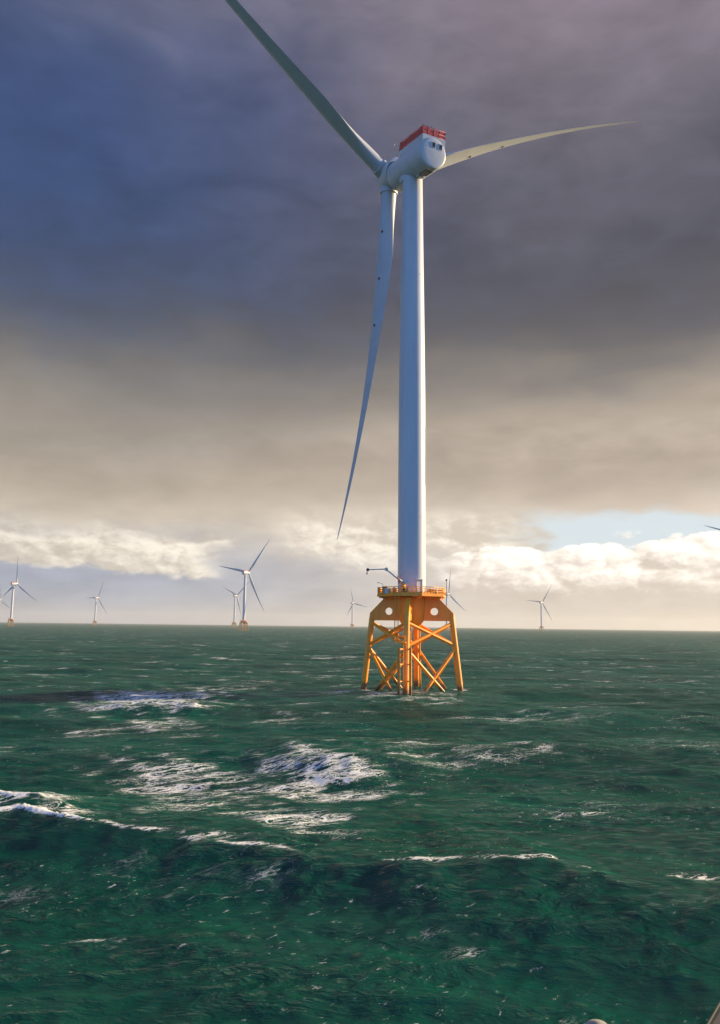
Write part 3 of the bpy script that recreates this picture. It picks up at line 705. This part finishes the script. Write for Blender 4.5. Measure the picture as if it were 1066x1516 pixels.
# ------------------------------------------------------------------ turbines of the farm farther off
def jacket_simple():
    m = MB()
    for i in range(4): m.tube(leg_pt(i, 14.6), leg_pt(i, -6), 0.55, n=8)
    for a, b in brace_ends(): m.tube(a, b, 0.32, n=6)
    for z0, r0 in ((17.9, 2.9), ):
        m.lathe((0, 0, 0), (0, 0, 1), [(12.5, 2.2), (14.2, 2.5), (18.0, 2.9)], 20)
    for i in range(4):
        g = gusset_mb(i); o = len(m.v); m.v += g.v; m.f += [tuple(o + q for q in f) for f in g.f]; m.sm += g.sm
    return m
def platform_simple():
    m = MB().loft([deck_pts(DECKR, DECKZ - 0.45), deck_pts(DECKR, DECKZ)], smooth=False)
    P = deck_pts(DECKR - .1, DECKZ)
    for i in range(8):
        a, b = P[i], P[(i + 1) % 8]
        for h in (0.5, 1.2): m.tube(a + Vector((0, 0, h)), b + Vector((0, 0, h)), 0.07, n=6)
        for s in range(4): m.tube(a.lerp(b, s / 4), a.lerp(b, s / 4) + Vector((0, 0, 1.2)), 0.07, n=6)
    m.box((-4.6, -2.5, DECKZ + 1), (1.5, 1.5, 2)).box((3.2, -4.5, DECKZ + .8), (2, 1.2, 1.6))
    m.tube((-2, -5.6, DECKZ), (-2, -5.6, DECKZ + 3), .4).tube((-2, -5.6, DECKZ + 3), (-6, -5.6, DECKZ + 5.5), .22)
    return m
proto = {}
FAR = [  # label, hub point on the photograph, distance, yaw, rotor angle
    ('distant turbine left of the foreground one, nearer of the overlapping pair', (-214, 1477), -31, 40),
    ('faint turbine half hidden behind the tower of the nearer distant one', (-423, 2665), -37, 52),
    ('distant turbine near the left edge with one blade pointing straight up', (-905, 2027), -31, 4),
    ('sunlit white turbine cut by the left edge of the picture', (-1680, 3607), -33, 2),
    ('small lone turbine between the left-edge pair and the overlapping pair', (-1048, 3089), -34, 28),
    ('small pale turbine just left of the orange jacket', (-22, 3402), -43, 104),
    ('turbine partly hidden behind the right side of the orange platform', (275, 2342), -55, 12),
    ('small lone turbine on the horizon right of the orange jacket', (716, 2996), -49, 36),
    ('turbine beyond the right edge showing only one blade tip', (490, 891), -22, 48),
]
for lab, (x, y), psi, phi in FAR:
    root = empty('wind_turbine', (x, y, 0))
    tag(root, lab, 'wind turbine', 'wind turbines of the offshore farm')
    hubp = Vector((-OVER * math.sin(R(psi)), OVER * math.cos(R(psi)), HUBZ)); root.location -= Vector((hubp.x, hubp.y, 0))
    def part(key, maker, mat, mx=None, sharp=35):
        if key not in proto:
            o = maker().build(key, M[mat], root, sharp=sharp); proto[key] = o
        else:
            o = proto[key].copy(); col.objects.link(o); o.parent = root
        o.matrix_basis = mx if mx is not None else Matrix()
        return o
    F_ = rotor_frame(psi); N_ = rotor_frame(psi)
    part('tower', lambda: tower_mb(24), 'white')
    part('nacelle', lambda: MB().loft([nac_ring(-2.6, 2.9, 0, 32), nac_ring(-2.95, NR, 0, 32), nac_ring(-6.9, NR, 0, 32), nac_ring(-7, NR, 1, 32), nac_ring(-16.2, NR, 1, 32), nac_ring(-16.7, NR * .9, .8, 32)]), 'nacelle', mat4(hubp, *N_), 50)
    part('hoist_railing', lambda: MB().box((X0, (Y0 + Y1) / 2, zr + .95), (.1, Y1 - Y0, 1.7)).box((X1, (Y0 + Y1) / 2, zr + .95), (.1, Y1 - Y0, 1.7)).box((0, Y0, zr + .95), (X1 - X0 - .1, .1, 1.7)).box((0, Y1, zr + .95), (X1 - X0 - .1, .1, 1.7)), 'red', mat4(hubp, *N_))
    part('hub', lambda: MB().lathe((0, -2.75, 0), (0, 1, 0), [(0, 2.7), (0.5, 3.0), (1.6, 2.95), (3.2, 2.75), (4.6, 2.3), (5.6, 1.6), (6.4, 0.01)], 24), 'nacelle', mat4(hubp, *F_))
    for kx in range(3): part('blade', lambda: blade_mesh(8.0, 20, 30), 'blade', blade_matrix(hubp, psi, phi + 120 * kx), 60)
    part('jacket', jacket_simple, 'far_yellow'); part('platform', platform_simple, 'yellow')

# ------------------------------------------------------------------ the ship the picture was taken from
def ray(px, py, dist): v = unproj(px, py, y=dist); return Vector((v[0], v[1], v[2]))
A, B = ray(1040, 1534, 4.0), ray(1086, 1452, 4.9)
dirn = (B - A).normalized(); side = dirn.cross(Vector((0, 0, 1))).normalized(); upv = side.cross(dirn)
ves = MB().box((A + B) / 2 + side * 0.6 - upv * 0.9 , (2.6, 1.2, 1.8), (dirn, side, upv)).build('deckhouse', M['ship'], None, 0.015)
tag(ves, 'dark grey corner of the ship cutting the bottom right corner of the view', 'ship structure')
MB().tube(A - dirn * 0.9 + upv * 0.012, B + dirn * .5 + upv * 0.006, 0.006).build('edge_trim', M['trim'], ves)
c = ray(885, 1530, 5.2)
dome = MB().lathe(c + Vector((0, 0, -0.09)), (0, 0, 1), [(-1.2, .03), (-0.08, .03), (-0.07, .10), (0, .125), (.06, .122), (.11, .10), (.145, .06), (.158, .01)], 32).build('antenna_dome', M['plastic'], None)
tag(dome, 'small pale rounded dome on a thin post at the bottom edge before the water', 'antenna')

# ------------------------------------------------------------------ the air over the sea
hz = MB().box((0, 0, 100.5), (30000, 30000, 211)).build('haze', None, None)
hm_ = bpy.data.materials.new('sea_air'); hm_.use_nodes = True; hk = NT(hm_.node_tree); hm_.node_tree.nodes.clear()
pv = hk.node('ShaderNodeVolumePrincipled'); pv.inputs['Color'].default_value = (0.86, 0.90, 0.96, 1); pv.inputs['Density'].default_value = 0.00007; pv.inputs['Anisotropy'].default_value = 0.2
hk.l.new(pv.outputs[0], hk.node('ShaderNodeOutputMaterial').inputs['Volume'])
hz.data.materials.clear(); hz.data.materials.append(hm_)
tag(hz, 'thin pale sea haze fading the distant turbines', 'haze', kind='stuff')
